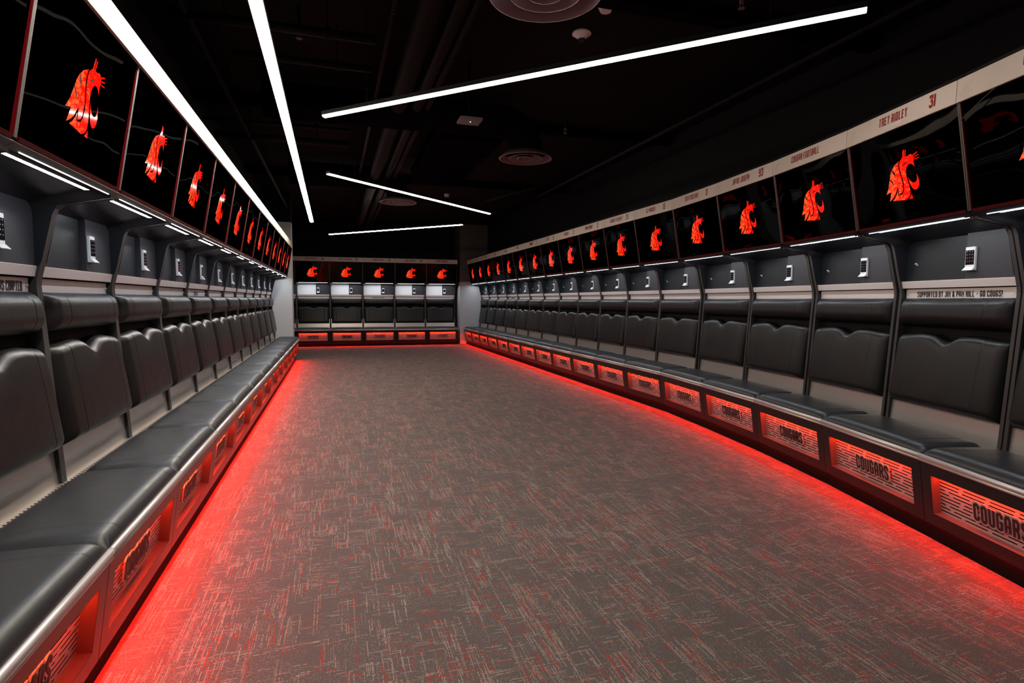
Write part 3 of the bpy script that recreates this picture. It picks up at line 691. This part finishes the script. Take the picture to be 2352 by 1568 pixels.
# ------------------------------------------------------------ ceiling services
def diffuser(c_, label, s=1.0):
    root = empty('ceiling_diffuser', c_); tag(root, label, 'air vent', 'round ceiling diffusers')
    for (ro, ri, z0, z1, nm) in ((.285, .225, 0.0, 0.055, 'outer_ring'), (.185, .10, 0.004, 0.05, 'middle_ring'), (.095, .045, 0.0, 0.035, 'inner_ring')):
        mb = MB(); mb.lathe([(ro, z0 + .006), (ro - .004, z0), (ro - .012, z0), (ri, z1), (ri - .004, z1 + .004), (ri, z1 + .006), (ro - .01, z0 + .012), (ro, z0 + .006)])
        me = mb.mesh(nm, diffm, smooth=True); link(nm, me, root)
    mb = MB(); mb.lathe([(0.0005, .03), (.03, .03), (.032, .012), (.0005, .010)], seg=24); link('centre_cap', mb.mesh('centre_cap', diffm, smooth=True), root)
    mb = MB(); mb.lathe([(.225, .055), (.20, .06), (.18, .09), (.17, .20), (.172, .20), (.0005, .20)]); link('collar', mb.mesh('collar', ductm, smooth=True), root)
diffuser((1.975, 5.89, 2.72), 'round ringed ceiling vent hanging below the curved black duct')
diffuser((0.975, 9.12, 2.72), 'small far round vent left of the middle light line')
diffuser((1.02, 2.75, 2.72), 'round vent rim cut off by the top frame edge')
def sweep(path, rad, name, seg=20):
    mb = MB(); P = [Vector(p) for p in path]; N = len(P); prev = None
    for i, p in enumerate(P):
        t_ = (P[min(i + 1, N - 1)] - P[max(i - 1, 0)]).normalized()
        e_ = Vector((0, 1, 0)) - t_ * t_.y if abs(t_.y) < .9 else Vector((1, 0, 0)) - t_ * t_.x
        e_.normalize(); g_ = t_.cross(e_)
        for k in range(seg): a_ = 2 * math.pi * k / seg; mb.v.append(tuple(p + (e_ * math.cos(a_) + g_ * math.sin(a_)) * rad))
    for i in range(N - 1):
        for k in range(seg): mb.f.append((i * seg + k, i * seg + (k + 1) % seg, (i + 1) * seg + (k + 1) % seg, (i + 1) * seg + k))
    mb.f.append(tuple(range(seg))[::-1]); mb.f.append(tuple((N - 1) * seg + k for k in range(seg)))
    return mb.mesh(name, ductm, smooth=True)
def elbow_duct(x0, cx, cy, z, label, rad=.165):
    path = [(x0, cy, z), (x0 + .5 * (cx - .3 - x0), cy, z)]
    for k in range(9):
        a_ = math.pi / 2 * k / 8; path.append((cx - .28 + .28 * math.sin(a_), cy, z - .28 + .28 * math.cos(a_)))
    path[-1] = (cx, cy, z - .28)
    root = empty('round_duct', (0, 0, 0)); tag(root, label, 'duct', 'round ducts')
    link('duct_tube', sweep(path, rad, 'duct_tube'), root)
    for q in (.25, .6):
        mb = MB(); xx = x0 + q * (cx - .3 - x0); mb.tube((xx, cy, z), (xx + .03, cy, z), rad + .008, 24); link('duct_band', mb.mesh('duct_band', ductm), root)
        mb = MB(); mb.tube((xx, cy - rad, z), (xx, cy - rad, 3.3), .004, 6); link('hanger_rod', mb.mesh('hanger_rod', ductm), root)
elbow_duct(-0.6, 1.975, 5.89, 3.08, 'black round duct bending down to the near round ceiling vent')
elbow_duct(-0.6, 0.975, 9.12, 3.08, 'black round duct above the far small round vent')
elbow_duct(-0.6, 1.02, 2.75, 3.08, 'black round duct at the top frame edge')
def pipe(a_, b_, rad, label, rods=3, m=pipem):
    root = empty('ceiling_pipe', (0, 0, 0)); tag(root, label, 'pipe', 'ceiling pipes')
    mb = MB(); mb.tube(a_, b_, rad, 14); me = mb.mesh('pipe_run', m)
    for f in me.polygons: f.use_smooth = len(f.vertices) == 4
    link('pipe_run', me, root)
    a_, b_ = Vector(a_), Vector(b_)
    for k in range(rods):
        p = a_.lerp(b_, (k + .5) / rods); mb = MB(); mb.tube(tuple(p), (p.x, p.y, 3.3), .005, 6); mb.tube((p.x, p.y, p.z - rad - .006), (p.x, p.y, p.z + rad + .02), .012, 8)
        link('hanger', mb.mesh('hanger', m), root)
pipe((-0.855, 3.6, 3.0), (-0.850, 12.0, 3.0), .022, 'long thin pipe running along the ceiling above the left row', 6)
pipe((-0.95, 4.14, 2.99), (0.3, 4.14, 2.99), .03, 'thick cross pipe near the top left of the ceiling', 2)
pipe((-0.675, 4.69, 3.0), (0.3, 4.69, 3.0), .026, 'short cross pipe with end bracket beside the long light line', 2)
pipe((-1.2, 6.41, 3.0), (0.2, 6.41, 3.0), .018, 'thin cross pipe above the third left locker signs', 2)
pipe((-1.2, 6.97, 3.0), (0.2, 6.97, 3.0), .035, 'thick cross pipe just beyond the thin one', 2)
for x_, rd, nm in ((0.62, .085, 'widest'), (0.80, .055, 'middle'), (0.90, .035, 'thinnest')):
    pipe((x_, 2.9, 3.1), (x_ + .01, 15.5, 3.1), rd, '%s of the three parallel pipes running down the ceiling centre' % nm, 4)
pipe((0.40, 2.9, 3.1), (0.40, 9.0, 3.1), .02, 'slim conduit left of the three parallel pipes', 3)
pipe((3.34, 1.5, 3.0), (3.37, 9.4, 3.0), .022, 'long conduit running above the right row', 4)
pipe((2.62, 10.1, 3.0), (3.1, 8.6, 3.0), .018, 'short angled conduit above the far end of the right row', 2)
def cross_beam(y, z0, label):
    mb = MB(); mb.box(-1.3, 4.12, y, y + .12, z0, z0 + .012); mb.box(-1.3, 4.12, y + .054, y + .066, z0 + .012, 3.3)
    o = link('ceiling_beam', mb.mesh('ceiling_beam', ductm)); tag(o, label, 'beam', 'ceiling beams')
cross_beam(3.55, 3.20, 'dark steel beam crossing the ceiling nearest the camera'); cross_beam(6.45, 3.20, 'dark steel beam crossing above the curved duct')
cross_beam(9.9, 3.20, 'dark steel beam crossing the far ceiling')
def rect_duct(x0, x1, y0, y1, z0, label):
    root = empty('flat_duct'); tag(root, label, 'duct', 'flat ducts')
    mb = MB(); mb.box(x0, x1, y0, y1, z0, 3.22); link('duct_body', mb.mesh('duct_body', ductm), root)
    y = y0 + .6
    while y < y1:
        mb = MB(); mb.box(x0 - .012, x1 + .012, y, y + .03, z0 - .012, 3.23); link('duct_flange', mb.mesh('duct_flange', ductm), root); y += 1.2
rect_duct(1.15, 1.85, 6.35, 8.9, 3.0, 'flat dark duct behind the round vent')
mb = MB(); mb.box(1.063, 1.26, 4.93, 5.10, 2.775, 2.80); o = link('sensor_box', mb.mesh('sensor_box', diffm, bevel=.004)); tag(o, 'small flat box with a green indicator under the curved duct', 'sensor')
mb = MB(); mb.lathe([(.0005, -.002), (.006, -.002), (.006, .003)], (1.165, 5.0, 2.774), 12); link('indicator', mb.mesh('indicator', green_e), o)
mb = MB(); mb.tube((1.16, 5.01, 2.80), (1.16, 5.01, 3.3), .012, 8); link('drop_rod', mb.mesh('drop_rod', ductm), o)
def detector(c_, label, wide=False):
    root = empty('smoke_detector', c_); tag(root, label, 'smoke detector', 'ceiling detectors')
    if wide:
        mb = MB(); mb.lathe([(.0005, 0.0), (.07, 0.0), (.075, -.012), (.03, -.045), (.03, -.05), (.0005, -.05)], seg=28); link('base', mb.mesh('base', detm, smooth=False), root)
        mb = MB(); mb.lathe([(.028, -.05), (.03, -.058), (.022, -.066), (.0005, -.066)], seg=20); link('sensor_head', mb.mesh('sensor_head', padblack), root)
    else:
        mb = MB(); mb.lathe([(.0005, 0.0), (.055, 0.0), (.056, -.02), (.05, -.026), (.0005, -.026)], seg=28); link('base', mb.mesh('base', detm), root)
        mb = MB(); mb.lathe([(.044, -.026), (.046, -.04), (.038, -.055), (.0005, -.055)], seg=28); link('sensor_head', mb.mesh('sensor_head', detm), root)
detector((1.858, 3.79, 3.27 + .03), 'white round detector at the top frame edge above the big light line')
detector((1.876, 4.24, 3.27 + .03), 'wide white detector cone just above the big diagonal light line', True)
detector((2.152, 11.29, 3.27 + .03), 'tiny far detector above the middle light line')
def sprinkler(c_, label):
    root = empty('sprinkler_head', c_); tag(root, label, 'sprinkler', 'sprinkler heads')
    mb = MB(); mb.tube((0, 0, .05), (0, 0, 3.3 - c_[2]), .012, 8); link('drop_pipe', mb.mesh('drop_pipe', pipem), root)
    mb = MB(); mb.lathe([(.0005, -.002), (.022, -.002), (.022, 0), (.0005, 0)], seg=16); mb.tube((-.012, 0, 0), (-.012, 0, .05), .003, 6); mb.tube((.012, 0, 0), (.012, 0, .05), .003, 6); mb.tube((0, 0, .03), (0, 0, .055), .014, 10)
    link('deflector', mb.mesh('deflector', diffm), root)
sprinkler((2.481, 6.02, 3.07), 'sprinkler head right of the near round vent'); sprinkler((2.494, 3.16, 3.07), 'sprinkler head at the top frame edge, right')
sprinkler((-0.206, 4.47, 3.07), 'sprinkler head just right of the long light line')
mb = MB(); pts = [(2.890, 1.86, 2.205), (2.896, 1.90, 2.200), (2.90, 1.93, 2.187), (2.918, 1.998, 2.154), (2.935, 2.06, 2.122), (2.945, 2.087, 2.108)]
for p, q in zip(pts, pts[1:]): mb.tube(p, q, .0025, 6)
tag(link('loose_cable', mb.mesh('loose_cable', postm)), 'thin loose cable hanging under the sign strip at the upper right', 'cable')
